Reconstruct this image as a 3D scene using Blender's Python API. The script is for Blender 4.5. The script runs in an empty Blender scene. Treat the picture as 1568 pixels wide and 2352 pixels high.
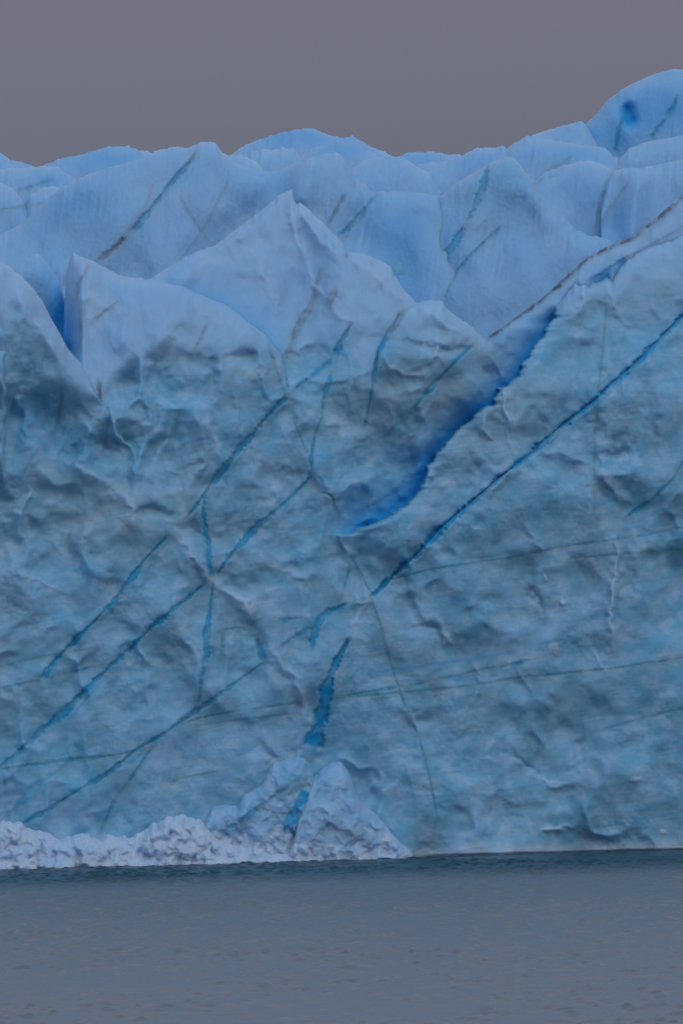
import bpy, math
import numpy as np

# ------------------------------------------------------------------ camera, sky, sun, exposure
scene = bpy.context.scene
COL = scene.collection
CAM_Y, CAM_H = -400.0, 12.0            # metres: a boat deck 400 m from the ice front
ROLL = math.radians(-0.8)
F = 11204.0                            # focal length in sketch pixels (the sketch is 1568 x 2352)
HU, HV = 784.0, 1636.0                 # eye-level point in the sketch
cam_data = bpy.data.cameras.new("camera")
cam = bpy.data.objects.new("camera", cam_data)
COL.objects.link(cam)
cam_data.sensor_fit = 'VERTICAL'
cam_data.sensor_height = 36.0
cam_data.lens = 36.0 * F / 2352.0
cam_data.shift_y = (HV - 1176.0) / 2352.0
cam_data.clip_end = 6000.0
cam.location = (0, CAM_Y, CAM_H)
cam.rotation_euler = (math.pi / 2, -ROLL, 0)
scene.camera = cam

SUN_EL, SUN_ROT = math.radians(52), math.radians(150)     # behind the camera, to the right
world = bpy.data.worlds.new("World")
scene.world = world
world.use_nodes = True
wn, wl = world.node_tree.nodes, world.node_tree.links
bg = wn['Background']
sky = wn.new('ShaderNodeTexSky')
sky.sky_type = 'NISHITA'
sky.sun_disc = False
sky.sun_elevation = SUN_EL
sky.sun_rotation = SUN_ROT
geo = wn.new('ShaderNodeTexCoord')
sep = wn.new('ShaderNodeSeparateXYZ')
wl.new(geo.outputs['Generated'], sep.inputs[0])
ramp = wn.new('ShaderNodeValToRGB')                       # dusk overcast: mauve low down, blue overhead
ramp.color_ramp.interpolation = 'EASE'
els = ramp.color_ramp.elements
els[0].position = 0.0;  els[0].color = (1.12, 1.17, 1.62, 1)
els[1].position = 1.0;  els[1].color = (1.1, 2.8, 5.2, 1)
for p, c in ((0.105, (1.22, 1.18, 1.63, 1)), (0.15, (1.64, 1.37, 1.84, 1)), (0.26, (4.2, 3.7, 4.3, 1)), (0.48, (4.0, 4.0, 4.9, 1)), (0.66, (1.9, 3.0, 4.9, 1))):
    e = els.new(p); e.color = c
wl.new(sep.outputs['Z'], ramp.inputs[0])
mixw = wn.new('ShaderNodeMix'); mixw.data_type = 'RGBA'
mixw.inputs[0].default_value = 0.90
wl.new(sky.outputs[0], mixw.inputs[6])
wl.new(ramp.outputs[0], mixw.inputs[7])
glow = wn.new('ShaderNodeMapRange')                       # the lighter half of the dusk sky is behind the camera
glow.interpolation_type = 'SMOOTHSTEP'
glow.inputs[1].default_value, glow.inputs[2].default_value = 0.5, -0.8
glow.inputs[3].default_value, glow.inputs[4].default_value = 1.0, 1.55
wl.new(sep.outputs['Y'], glow.inputs[0])
lift = wn.new('ShaderNodeVectorMath'); lift.operation = 'SCALE'
wl.new(mixw.outputs[2], lift.inputs[0])
wl.new(glow.outputs[0], lift.inputs['Scale'])
wl.new(lift.outputs[0], bg.inputs[0])
bg.inputs[1].default_value = 0.10

sun_data = bpy.data.lights.new("sun", 'SUN')
sun_data.energy = 0.5
sun_data.angle = math.radians(35)
sun_data.color = (1.0, 0.95, 0.92)
sun = bpy.data.objects.new("sun", sun_data)
COL.objects.link(sun)
# the sky's rotation 180 deg is straight behind the camera (-Y); 150 deg swings it to the right
dirx, diry = math.sin(SUN_ROT), math.cos(SUN_ROT)
sun.rotation_euler = (math.pi / 2 - SUN_EL, 0, math.atan2(dirx, -diry))
sun.location = (60, -300, 150)

vs = scene.view_settings
vs.view_transform = 'Standard'
vs.look = 'None'
vs.exposure = 0.0
vs.gamma = 1.0

# ------------------------------------------------------------------ numpy helpers
S = 400.0 / F                          # metres per sketch pixel at the ice front

def to_world(u, v, y):
    """point at depth y seen at sketch position (u, v)"""
    X, Y = (u - HU) / F, (HV - v) / F
    c, s = math.cos(ROLL), math.sin(ROLL)
    D = y - CAM_Y
    return (c * X - s * Y) * D, (s * X + c * Y) * D + CAM_H

RNG = np.random.default_rng(7)
LAT = RNG.random((256, 256))
LATX, LATY = RNG.random((256, 256)), RNG.random((256, 256))

def vnoise(x, y):
    xi, yi = np.floor(x).astype(int), np.floor(y).astype(int)
    fx, fy = x - xi, y - yi
    fx = fx * fx * fx * (fx * (fx * 6 - 15) + 10)
    fy = fy * fy * fy * (fy * (fy * 6 - 15) + 10)
    a, b = LAT[xi & 255, yi & 255], LAT[(xi + 1) & 255, yi & 255]
    c, d = LAT[xi & 255, (yi + 1) & 255], LAT[(xi + 1) & 255, (yi + 1) & 255]
    return ((a + (b - a) * fx) * (1 - fy) + (c + (d - c) * fx) * fy) * 2 - 1

def fbm(x, y, octs=4, gain=0.5):
    t, a, n = 0.0, 1.0, 0.0
    for k in range(octs):
        ca, sa = math.cos(0.6 * k), math.sin(0.6 * k)
        t = t + a * vnoise((x * ca - y * sa) + 17.3 * k, (x * sa + y * ca) + 9.1 * k)
        n += a
        a *= gain
        x, y = x * 2.03, y * 2.03
    return t / n

def cells(x, y):
    """smooth distance to scattered points: 0 in the middle of a hollow, high on the crest between hollows"""
    xi, yi = np.floor(x).astype(int), np.floor(y).astype(int)
    acc = np.zeros_like(x)
    for i in (-1, 0, 1):
        for j in (-1, 0, 1):
            cx, cy = xi + i, yi + j
            px = cx + 0.1 + 0.8 * LATX[cx & 255, cy & 255]
            py = cy + 0.1 + 0.8 * LATY[cx & 255, cy & 255]
            acc += np.exp(-9.0 * ((x - px) ** 2 + (y - py) ** 2))
    return -np.log(acc + 1e-6) / 9.0

def billow(x, y, octs=3, gain=0.45, sharp=0.05):
    """rounded humps (0 in the creases)"""
    t, a, n = 0.0, 1.0, 0.0
    for k in range(octs):
        v = vnoise(x + 31.7 * k, y + 5.3 * k)
        t = t + a * (np.sqrt(v * v + sharp * sharp) - sharp)
        n += a; a *= gain
        x, y = x * 0.9 * 2.1 - y * 0.5, y * 0.9 * 2.1 + x * 0.5
    return t / n

def sstep(a, b, x):
    t = np.clip((x - a) / (b - a), 0, 1)
    return t * t * (3 - 2 * t)

def line_dist(U, V, pts, reach):
    """distance to a polyline, and the position 0..1 along it; inf beyond reach"""
    pts = np.asarray(pts, float)
    d = np.full(U.shape, np.inf)
    at = np.zeros(U.shape)
    seg = np.hypot(*(pts[1:] - pts[:-1]).T)
    cum = np.concatenate([[0], np.cumsum(seg)])
    for k in range(len(pts) - 1):
        (x0, y0), (x1, y1) = pts[k], pts[k + 1]
        m = ((U > min(x0, x1) - reach) & (U < max(x0, x1) + reach) &
             (V > min(y0, y1) - reach) & (V < max(y0, y1) + reach))
        if not m.any():
            continue
        u, v = U[m], V[m]
        t = np.clip(((u - x0) * (x1 - x0) + (v - y0) * (y1 - y0)) / max(seg[k] ** 2, 1e-6), 0, 1)
        dd = np.hypot(u - x0 - t * (x1 - x0), v - y0 - t * (y1 - y0))
        old, olda = d[m], at[m]
        w = dd < old
        old[w] = dd[w]
        olda[w] = (cum[k] + t[w] * seg[k]) / cum[-1]
        d[m], at[m] = old, olda
    return d, at

# ------------------------------------------------------------------ materials
def mat(name):
    m = bpy.data.materials.new(name)
    m.use_nodes = True
    n, l = m.node_tree.nodes, m.node_tree.links
    return m, n, l, n['Principled BSDF']

def ice_material():
    m, n, l, p = mat("glacier_ice")
    tc = n.new('ShaderNodeTexCoord')

    def attr(name):
        a = n.new('ShaderNodeAttribute'); a.attribute_name = name
        return a.outputs['Fac']

    def noise(scale, detail, rough, sc=(1, 1, 1), rot=(0, 0, 0)):
        mp = n.new('ShaderNodeMapping')
        mp.inputs['Scale'].default_value = sc
        mp.inputs['Rotation'].default_value = rot
        l.new(tc.outputs['Object'], mp.inputs[0])
        t = n.new('ShaderNodeTexNoise')
        t.inputs['Scale'].default_value = scale
        t.inputs['Detail'].default_value = detail
        t.inputs['Roughness'].default_value = rough
        l.new(mp.outputs[0], t.inputs['Vector'])
        return t.outputs['Fac']

    def remap(x, a, b, c=0.0, d=1.0):
        r = n.new('ShaderNodeMapRange')
        r.inputs[1].default_value, r.inputs[2].default_value = a, b
        r.inputs[3].default_value, r.inputs[4].default_value = c, d
        l.new(x, r.inputs[0])
        return r.outputs[0]

    def mix(f, a, b):
        x = n.new('ShaderNodeMix'); x.data_type = 'RGBA'
        if isinstance(f, float): x.inputs[0].default_value = f
        else: l.new(f, x.inputs[0])
        for k, c in ((6, a), (7, b)):
            if isinstance(c, tuple): x.inputs[k].default_value = (*c, 1)
            else: l.new(c, x.inputs[k])
        return x.outputs[2]

    def mul(a, b):
        x = n.new('ShaderNodeMath'); x.operation = 'MULTIPLY'
        l.new(a, x.inputs[0])
        if isinstance(b, float): x.inputs[1].default_value = b
        else: l.new(b, x.inputs[1])
        return x.outputs[0]

    big = noise(0.16, 5, 0.6)
    mid = noise(0.55, 6, 0.62, (1, 1, 1.3))
    layers = noise(0.9, 5, 0.65, (0.16, 0.3, 2.6), (0, math.radians(8), 0))
    runs = noise(1.0, 4, 0.6, (2.2, 1.2, 0.16))
    wall = mix(remap(big, 0.30, 0.72), C_TEAL, C_GREY)
    wall = mix(mul(remap(mid, 0.42, 0.70), 0.75), wall, C_PALE)
    wall = mix(mul(remap(layers, 0.50, 0.72), 0.40), wall, C_BLUEWALL)
    wall = mix(mul(attr("tan"), 0.8), wall, C_TAN)
    snow = mix(remap(big, 0.35, 0.7), C_SNOW, C_SNOW2)
    snow = mix(mul(remap(runs, 0.45, 0.7), 0.30), snow, C_SNOW3)
    c = mix(attr("crust"), wall, snow)
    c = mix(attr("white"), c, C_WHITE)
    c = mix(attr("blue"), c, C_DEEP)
    c = mix(attr("vein"), c, C_VEIN)
    c = mix(attr("dirt"), c, C_DIRT)
    l.new(c, p.inputs['Base Color'])
    p.inputs['Roughness'].default_value = 0.55
    p.inputs['Subsurface Weight'].default_value = 0.55
    p.inputs['Subsurface Radius'].default_value = (0.15, 0.5, 1.0)
    p.inputs['Subsurface Scale'].default_value = 1.5
    p.inputs['IOR'].default_value = 1.31
    p.inputs['Specular IOR Level'].default_value = 0.35
    fine = noise(3.2, 6, 0.65)
    b1 = n.new('ShaderNodeBump'); b1.inputs['Strength'].default_value = 0.25; b1.inputs['Distance'].default_value = 0.05
    l.new(fine, b1.inputs['Height'])
    b2 = n.new('ShaderNodeBump'); b2.inputs['Strength'].default_value = 0.2; b2.inputs['Distance'].default_value = 0.08
    l.new(layers, b2.inputs['Height'])
    l.new(b1.outputs[0], b2.inputs['Normal'])
    b3 = n.new('ShaderNodeBump'); b3.inputs['Distance'].default_value = 0.16
    l.new(mul(attr("crust"), 0.35), b3.inputs['Strength'])
    l.new(runs, b3.inputs['Height'])
    l.new(b2.outputs[0], b3.inputs['Normal'])
    l.new(b3.outputs[0], p.inputs['Normal'])
    return m

C_TEAL, C_GREY, C_PALE = (0.155, 0.445, 0.61), (0.25, 0.455, 0.575), (0.41, 0.62, 0.77)
C_BLUEWALL, C_TAN = (0.14, 0.415, 0.66), (0.32, 0.445, 0.49)
C_SNOW, C_SNOW2, C_SNOW3 = (0.30, 0.52, 0.72), (0.37, 0.57, 0.73), (0.22, 0.45, 0.71)
C_DEEP, C_VEIN, C_DIRT = (0.03, 0.37, 0.72), (0.010, 0.33, 0.62), (0.12, 0.13, 0.17)
C_WHITE = (0.60, 0.68, 0.76)
ICE = ice_material()

def water_material():
    m, n, l, p = mat("glacial_lake_water")
    tc = n.new('ShaderNodeTexCoord')
    # silty water, darkened along the ice to paint in the cliff's dark reflection
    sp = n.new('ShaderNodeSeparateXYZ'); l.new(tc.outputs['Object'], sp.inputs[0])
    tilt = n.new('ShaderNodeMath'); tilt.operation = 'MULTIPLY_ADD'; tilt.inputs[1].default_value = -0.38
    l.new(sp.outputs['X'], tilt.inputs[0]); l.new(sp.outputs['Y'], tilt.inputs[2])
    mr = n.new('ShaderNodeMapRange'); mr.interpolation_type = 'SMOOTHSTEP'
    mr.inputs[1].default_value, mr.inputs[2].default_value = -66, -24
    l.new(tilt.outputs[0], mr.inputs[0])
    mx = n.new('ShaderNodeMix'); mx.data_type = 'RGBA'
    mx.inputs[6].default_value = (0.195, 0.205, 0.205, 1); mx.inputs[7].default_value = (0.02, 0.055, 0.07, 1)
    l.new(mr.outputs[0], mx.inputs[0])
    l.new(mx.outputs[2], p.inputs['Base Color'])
    p.inputs['Roughness'].default_value = 0.30
    p.inputs['IOR'].default_value = 1.33
    prev = None
    for scale, sc, dist, st in ((3.0, (1, 1.2, 1), 0.06, 0.5), (9.0, (1, 1.2, 1), 0.02, 0.5)):
        mp = n.new('ShaderNodeMapping'); mp.inputs['Scale'].default_value = sc
        l.new(tc.outputs['Object'], mp.inputs[0])
        t = n.new('ShaderNodeTexNoise')
        t.inputs['Scale'].default_value = scale; t.inputs['Detail'].default_value = 3
        l.new(mp.outputs[0], t.inputs['Vector'])
        b = n.new('ShaderNodeBump'); b.inputs['Strength'].default_value = st; b.inputs['Distance'].default_value = dist
        l.new(t.outputs['Fac'], b.inputs['Height'])
        if prev: l.new(prev, b.inputs['Normal'])
        prev = b.outputs[0]
    l.new(prev, p.inputs['Normal'])
    return m
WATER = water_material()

# ------------------------------------------------------------------ mesh building
ATTRS = ("vein", "blue", "dirt", "crust", "tan", "white")

def vertex_normals(P, Q):
    a, b, c, d = (P[Q[:, k]] for k in range(4))
    fn = np.cross(c - a, d - b)
    N = np.zeros_like(P)
    for k in range(4):
        for ax in range(3):
            N[:, ax] += np.bincount(Q[:, k], fn[:, ax], len(P))
    return N / np.maximum(np.linalg.norm(N, axis=1, keepdims=True), 1e-9)

def link_mesh(name, P, Q, N, attrs, parent=None, origin=None):
    used = np.unique(Q)
    remap = np.full(len(P), -1); remap[used] = np.arange(len(used))
    P2, Q2 = P[used], remap[Q]
    if origin is not None:
        P2 = P2 - np.asarray(origin)
    me = bpy.data.meshes.new(name)
    me.vertices.add(len(P2)); me.vertices.foreach_set("co", P2.astype(np.float32).ravel())
    me.loops.add(Q2.size); me.loops.foreach_set("vertex_index", Q2.astype(np.int32).ravel())
    me.polygons.add(len(Q2))
    me.polygons.foreach_set("loop_start", np.arange(0, Q2.size, 4, dtype=np.int32))
    me.update(calc_edges=True)
    for k, a in attrs.items():
        at = me.attributes.new(k, 'FLOAT', 'POINT')
        at.data.foreach_set("value", a[used].astype(np.float32))
    me.polygons.foreach_set("use_smooth", np.ones(len(Q2), dtype=bool))
    me.normals_split_custom_set_from_vertices(N[used].tolist())
    me.materials.append(ICE)
    o = bpy.data.objects.new(name, me)
    COL.objects.link(o)
    if parent is not None:
        o.parent = parent
    return o

def tag(o, label, cat, group=None, kind=None):
    if label: o['label'] = label
    if cat: o['category'] = cat
    if group: o['group'] = group
    if kind: o['kind'] = kind
    return o

def trace(U, V, A, lines, seed, reach=60):
    """veins and grime traced along polylines; returns depth change and part ids"""
    push = np.zeros(U.shape)
    ids = np.zeros(U.shape, int)
    wob = 3.0 * vnoise(U / 16 + seed, V / 16) + 2.2 * vnoise(U / 5, V / 5 + seed)
    wob2 = vnoise(U / 34 + 3 * seed, V / 34)
    grit = vnoise(U / 11 + seed, V / 11) + 0.4 * vnoise(U / 4.5, V / 4.5 + seed)
    grit2 = fbm(U / 22 + 2 * seed, V / 22, 3)
    rnd = np.random.default_rng(int(seed * 100) % 9973)
    work = []
    for k, (kind, pts, widths, strength, groove) in enumerate(lines):
        work.append((k + 1, kind, pts, widths, strength, groove))
        length = np.hypot(*np.diff(np.array(pts, float), axis=0).T).sum()
        if kind == 'vein' and length > 90 and np.mean(widths) > 3.2:
            # hairlines that split off and run beside the vein for a while
            for _ in range(1 + int(length > 220) + int(length > 400)):
                a0 = rnd.uniform(0.0, 0.7); a1 = min(a0 + rnd.uniform(0.18, 0.4), 1.0)
                p = np.array(pts, float)
                cum = np.concatenate([[0], np.cumsum(np.hypot(*np.diff(p, axis=0).T))]) / length
                q = np.linspace(a0, a1, 6)
                px, py = np.interp(q, cum, p[:, 0]), np.interp(q, cum, p[:, 1])
                dx, dy = px[-1] - px[0], py[-1] - py[0]
                L = max(math.hypot(dx, dy), 1e-3)
                off = rnd.choice([-1, 1]) * np.linspace(0, rnd.uniform(10, 26), 6)
                off = off + rnd.uniform(-2, 2, 6)
                work.append((0, 'vein', list(zip(px - dy / L * off, py + dx / L * off)), [3, 4, 2.5, 3, 2], 0.55 * strength, 0.05))
    for pid_, kind, pts, widths, strength, groove in work:
        w = np.asarray(widths, float)
        d, at = line_dist(U, V, pts, reach)
        m = np.isfinite(d)
        if not m.any():
            continue
        dm, am = d[m], at[m]
        wid = np.interp(am, np.linspace(0, 1, len(w)), w) * (1 + 0.5 * wob2[m])
        e = dm + wob[m] * np.clip(wid / 8, 0.15, 1.15)
        run = np.hypot(*np.diff(np.array(pts, float), axis=0).T).sum()
        end = sstep(0, 14, am * run) * sstep(0, 14, (1 - am) * run)
        core = (1 - sstep(wid * 0.38 - 0.5, wid * 0.80 + 1.2, e)) * (0.2 + 0.8 * end)
        halo = 0.34 * np.exp(-np.maximum(e - wid * 0.5, 0) / (wid * 1.0 + 2)) * (0.3 + 0.7 * end)
        brk = (0.80 + 0.20 * sstep(-0.55, 0.15, wob2[m] + 0.5 * wob[m] / 4)) * np.clip(0.86 + 0.5 * grit2[m], 0.55, 1.0)
        if np.mean(w) < 4.4 and kind == 'vein':
            brk = brk * np.clip(0.62 + 1.3 * grit2[m], 0.18, 1.0)
        val = strength * np.maximum(core, halo) * brk
        if kind == 'dirt':
            val = val * np.clip(0.85 + 0.5 * grit[m], 0.35, 1.1)
        arr = A['dirt' if kind == 'dirt' else 'vein']
        arr[m] = np.maximum(arr[m], val)
        push[m] = np.maximum(push[m], groove * core)
        if pid_ and run > 45:
            pid = ids[m]
            pid[(dm < np.maximum(0.55 * wid, 2.3)) & (pid == 0)] = pid_
            ids[m] = pid
    return push, ids

def ice_body(name, label, cat, u0, u1, du, top, base, nrow, shape, lines=(), group=None, back=14.0, parts=None, back_drop=1.2):
    """a body of ice: visible front as a carved sheet, then over the crest and down its back"""
    u = np.arange(u0, u1 + du, du)
    T = top(u)
    B = np.maximum(base(u), T + 2)
    U = np.broadcast_to(u[None, :], (nrow, len(u))).copy()
    lev = np.linspace(T.min(), B.max(), nrow)[:, None]
    V = np.minimum(np.maximum(lev, T[None, :]), B[None, :])     # level rows, gathered onto the crest line and the foot line
    R = V - T[None, :]
    A = {k: np.zeros(U.shape) for k in ATTRS}
    Y = shape(U, V, R, A)
    push, ids = trace(U, V, A, lines, seed=len(name) + u0 * 0.01)
    Y = Y + 0.45 * push
    X, Z = to_world(U, V, Y)
    rows = [np.stack([X, Y, Z], -1)]
    # over the crest and down the back (a closed far side, never left open)
    nb = 9
    topX, topY, topZ = X[0], Y[0], Z[0]
    low = Z[-1].min() - 1.0
    k = np.linspace(0, 1, nb + 1)[1:, None]
    bY = topY[None] + back * np.sin(k * math.pi / 2)
    bZ = topZ[None] - (1 - np.cos(k * math.pi / 2)) * (topZ[None] - low) * 0.9
    bZ = np.maximum(bZ, low - 1)
    rows.insert(0, np.stack([np.broadcast_to(topX, bY.shape), bY, bZ], -1)[::-1])
    P = np.concatenate(rows, 0)
    nr, nc = P.shape[:2]
    ext = {}
    for a in ATTRS:
        ext[a] = np.concatenate([np.repeat(A[a][:1], nb, 0), A[a]], 0).ravel()
    idx = np.arange(nr * nc).reshape(nr, nc)
    Q = np.stack([idx[:-1, :-1], idx[1:, :-1], idx[1:, 1:], idx[:-1, 1:]], -1).reshape(-1, 4)
    P = P.reshape(-1, 3)
    dg = P[Q[:, 2]] - P[Q[:, 0]], P[Q[:, 3]] - P[Q[:, 1]]
    live = np.linalg.norm(np.cross(*dg), axis=1) > 1e-7
    N = vertex_normals(P, Q)
    fid = np.zeros((nr - 1, nc - 1), int)
    fid[nb:, :] = ids[:-1, :-1]
    fid = fid.ravel()
    org = (float(P[:, 0].mean()), float(Y[-1].mean()), float(max(Z[-1].min(), 0)))
    keep = (fid == 0) & live
    extra = []
    names = ['blue_vein' if k != 'dirt' else 'grime_band' for k, *_ in lines]
    if parts is not None:                                  # larger areas of the sheet that are parts of their own
        for pn, mask in parts(U, V, A):
            f = np.zeros((nr - 1, nc - 1), bool); f[nb:, :] = mask[:-1, :-1]
            f = f.ravel() & keep
            keep &= ~f
            extra.append((pn, f))
    o = link_mesh(name, P, Q[keep], N, ext, origin=org)
    o.location = org
    tag(o, label, cat, group)
    for j in range(len(lines)):
        f = (fid == j + 1) & live
        if f.sum() > 12:
            c = link_mesh(names[j], P, Q[f], N, ext, parent=o, origin=org)
    for pn, f in extra:
        if f.sum() > 12:
            link_mesh(pn, P, Q[f], N, ext, parent=o, origin=org)
    return o

def profile(pts, rough=1.0, seed=0.0, fall=True):
    xs, ys = np.array(pts, float).T
    def f(u):
        y = np.interp(u, xs, ys)
        # soften the corners a little, then roughen
        ys_s = (np.interp(u - 3, xs, ys) + np.interp(u + 3, xs, ys) + 2 * y) / 4
        return ys_s + rough * (1.6 * vnoise(u / 9 + seed, u * 0 + seed) + 0.8 * vnoise(u / 3.1, u * 0 + seed * 2))
    return f

# ------------------------------------------------------------------ the ice front
def yb(u):
    """depth of the foot of the ice front: the traced shoreline laid on the lake surface"""
    v = 1993 - (u / 1568) * 40.0
    c, s = math.cos(ROLL), math.sin(ROLL)
    return CAM_Y - CAM_H * F / (s * (u - HU) + c * (HV - v))

R_OUT = [(-220, 560), (-60, 585), (0, 599), (30, 619), (60, 644), (75, 659), (100, 694), (120, 734), (140, 769), (155, 799), (185, 834), (200, 864), (220, 904), (230, 919), (240, 1400)]
Q_OUT = [(141, 820), (147, 720), (154, 620), (163, 590), (170, 579), (185, 589), (215, 599), (240, 614), (280, 634), (325, 639), (350, 646), (420, 659), (465, 679), (520, 701), (545, 719), (575, 744), (610, 769), (625, 791), (645, 814), (655, 844), (660, 884), (664, 1000), (666, 1500)]
O_OUT = [(320, 900), (330, 660), (345, 640), (425, 590), (500, 560), (565, 510), (600, 485), (645, 445), (670, 434), (673, 452), (680, 470), (690, 465), (720, 492), (745, 515), (784, 555), (797, 577), (839, 585), (874, 600), (899, 614), (904, 632), (929, 667), (954, 694), (959, 697), (984, 689), (1014, 691), (1026, 709), (1059, 734), (1089, 756), (1096, 766), (1114, 778)]
D_OUT = [(1114, 778), (1144, 757), (1184, 727), (1234, 692), (1274, 657), (1314, 620), (1349, 590), (1404, 562), (1454, 542), (1504, 500), (1568, 445), (1640, 400), (1800, 340)]
P_OUT = [(840, 1200), (868, 800), (885, 770), (905, 738), (930, 714), (959, 697), (984, 689), (1014, 691), (1026, 709), (1059, 734), (1089, 756), (1100, 768), (1112, 785), (1120, 1200)]
SLAB_OUT = [(1268, 1400), (1274, 707), (1289, 694), (1304, 669), (1319, 656), (1349, 659), (1364, 654), (1394, 638), (1406, 648), (1411, 639), (1424, 611), (1449, 594), (1484, 574), (1568, 545), (1800, 470)]
CREV = [(1274, 707), (1269, 729), (1249, 769), (1224, 799), (1199, 834), (1191, 859), (1169, 889), (1149, 892), (1141, 909), (1129, 931), (1109, 934), (1101, 939), (1084, 959), (1059, 981), (1029, 1009), (1014, 1034), (984, 1069), (964, 1114), (949, 1141), (924, 1159), (889, 1189), (844, 1209), (824, 1214), (804, 1226), (784, 1229)]
MAIN_VEIN = [(1640, 655), (1568, 725), (1530, 762), (1470, 825), (1400, 885), (1360, 925), (1280, 985), (1215, 1045), (1150, 1095), (1070, 1165), (1010, 1215), (950, 1280), (900, 1325), (862, 1362), (845, 1373)]

def ip(pts, x):
    a = np.array(pts, float)
    return np.interp(x, a[:, 0], a[:, 1])

def cliff_top(u):
    r = np.where(u < 232, ip(R_OUT, u), 9e3)
    q = np.where((u > 141) & (u < 660), ip(Q_OUT, u), 9e3)
    o = np.where((u > 330) & (u <= 1114), ip(O_OUT, u), 9e3)
    d = np.where(u > 1114, ip(D_OUT, u), 9e3)
    t = np.minimum(np.minimum(r, q), np.minimum(o, d))
    return t + 1.3 * vnoise(u / 9, u * 0) + 0.9 * vnoise(u / 3.3, u * 0 + 4)

def waterline(u):
    return 1993 - (u / 1568) * 40.0

DENTS = [  # polyline, half width, depth (m, + is inwards)
    ([(487, 822), (480, 870), (470, 935)], 13, 1.2), ([(520, 830), (600, 822)], 12, 0.5),
    ([(366, 985), (352, 1050), (325, 1095)], 13, 1.2), ([(302, 1178), (350, 1166), (402, 1174)], 8, 1.1),
    ([(205, 960), (250, 1030), (262, 1060)], 12, 0.8), ([(140, 905), (132, 960), (128, 1010)], 12, 0.8),
    ([(1195, 1359), (1222, 1364), (1240, 1380), (1243, 1400)], 8, 0.8), ([(1372, 1034), (1445, 1034)], 10, 1.0),
    ([(1480, 870), (1495, 960), (1500, 1040)], 14, 0.7), ([(575, 1430), (592, 1480), (600, 1525)], 14, 1.0),
    ([(1110, 860), (1150, 850)], 14, 0.6), ([(690, 1100), (640, 1080)], 14, 0.6),
    ([(1330, 1690), (1335, 1740), (1325, 1790)], 10, 0.7), ([(1170, 1720), (1200, 1745), (1240, 1775)], 7, 0.5),
    ([(590, 1700), (625, 1740), (612, 1775)], 9, 0.8), ([(920, 1450), (1000, 1440), (1018, 1500)], 8, 0.5),
    ([(330, 1360), (350, 1330), (340, 1300)], 12, 0.6), ([(120, 1080), (200, 1020), (330, 1000)], 16, 0.9),
    ([(30, 1120), (140, 1130), (260, 1170)], 20, 0.8), ([(60, 1240), (150, 1200), (250, 1170)], 18, 0.7),
    ([(450, 1240), (440, 1190)], 18, 0.7), ([(790, 990), (840, 960)], 16, 0.6), ([(560, 1040), (600, 1080), (640, 1120)], 14, 0.5), ([(590, 520), (560, 570), (470, 610)], 20, 0.9), ([(700, 520), (720, 580), (700, 640)], 14, 0.7), ([(1370, 690), (1365, 730)], 14, 0.8),
    ([(960, 800), (1010, 805), (1080, 792)], 10, 0.9), ([(870, 1350), (960, 1330)], 12, 0.4),
    ([(1425, 1200), (1440, 1330), (1430, 1480)], 16, 0.7), ([(1560, 1180), (1520, 1260)], 16, 0.5)]
RIDGES = [
    ([(668, 448), (676, 520), (705, 600)], 12, 1.0), ([(690, 470), (740, 560), (790, 600)], 12, 0.8), ([(600, 588), (618, 660), (650, 720)], 13, 0.8),
    ([(797, 590), (850, 625), (930, 690)], 11, 0.7), ([(540, 580), (450, 620), (370, 650)], 16, 0.6), ([(195, 600), (215, 680), (290, 730)], 13, 0.7),
    ([(30, 640), (80, 740), (150, 840)], 14, 0.7), ([(760, 640), (770, 720), (830, 740)], 12, 0.7), ([(960, 705), (1010, 740), (1070, 770)], 10, 0.6),
    ([(1345, 655), (1330, 700), (1300, 740)], 10, 0.8), ([(1395, 645), (1405, 700), (1440, 760)], 11, 0.8), ([(420, 670), (470, 720), (560, 770)], 16, 0.5),
    ([(395, 1215), (450, 1280), (490, 1328), (540, 1365), (590, 1395)], 14, 1.2),
    ([(1418, 1225), (1416, 1320), (1405, 1420), (1402, 1500)], 9, 1.2), ([(1101, 940), (1110, 980), (1125, 1010)], 8, 0.9),
    ([(1150, 893), (1160, 940), (1180, 970)], 8, 1.0), ([(1350, 1060), (1400, 1110), (1450, 1160)], 14, 0.9),
    ([(245, 930), (275, 990), (290, 1030)], 7, 0.9), ([(140, 1050), (230, 1100), (300, 1130)], 12, 0.6),
    ([(700, 600), (715, 660), (760, 690)], 9, 0.8), ([(880, 800), (900, 840), (985, 870)], 10, 0.7),
    ([(470, 920), (485, 990), (500, 1060)], 10, 0.7), ([(800, 1440), (850, 1380)], 12, 0.7),
    ([(520, 1345), (570, 1380), (590, 1430)], 16, 0.8), ([(680, 1575), (705, 1615), (708, 1665)], 13, 0.8), ([(625, 1300), (700, 1330), (735, 1320)], 12, 0.7),
    ([(310, 1490), (345, 1530)], 8, 0.6), ([(320, 1545), (345, 1580)], 9, 0.5), ([(155, 1505), (190, 1530)], 7, 0.6), ([(800, 1390), (850, 1378), (858, 1400)], 9, 0.8),
    ([(1205, 1200), (1230, 1250), (1250, 1270)], 10, 0.5), ([(610, 1100), (635, 1150), (620, 1180)], 11, 0.7), ([(255, 1120), (300, 1160), (310, 1220)], 14, 0.7),
    ([(600, 1480), (690, 1560), (700, 1620)], 10, 0.7), ([(1360, 1490), (1380, 1540)], 8, 0.7),
    ([(1215, 1770), (1260, 1800), (1330, 1800)], 9, 0.7), ([(1240, 1905), (1320, 1900)], 7, 0.7),
    ([(1000, 1400), (1015, 1450), (1040, 1480)], 8, 0.5), ([(60, 930), (90, 990), (70, 1060)], 12, 0.5),
    ([(30, 1270), (60, 1330), (150, 1360)], 10, 0.6), ([(1000, 760), (1005, 800), (985, 840)], 7, 0.6)]
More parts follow.
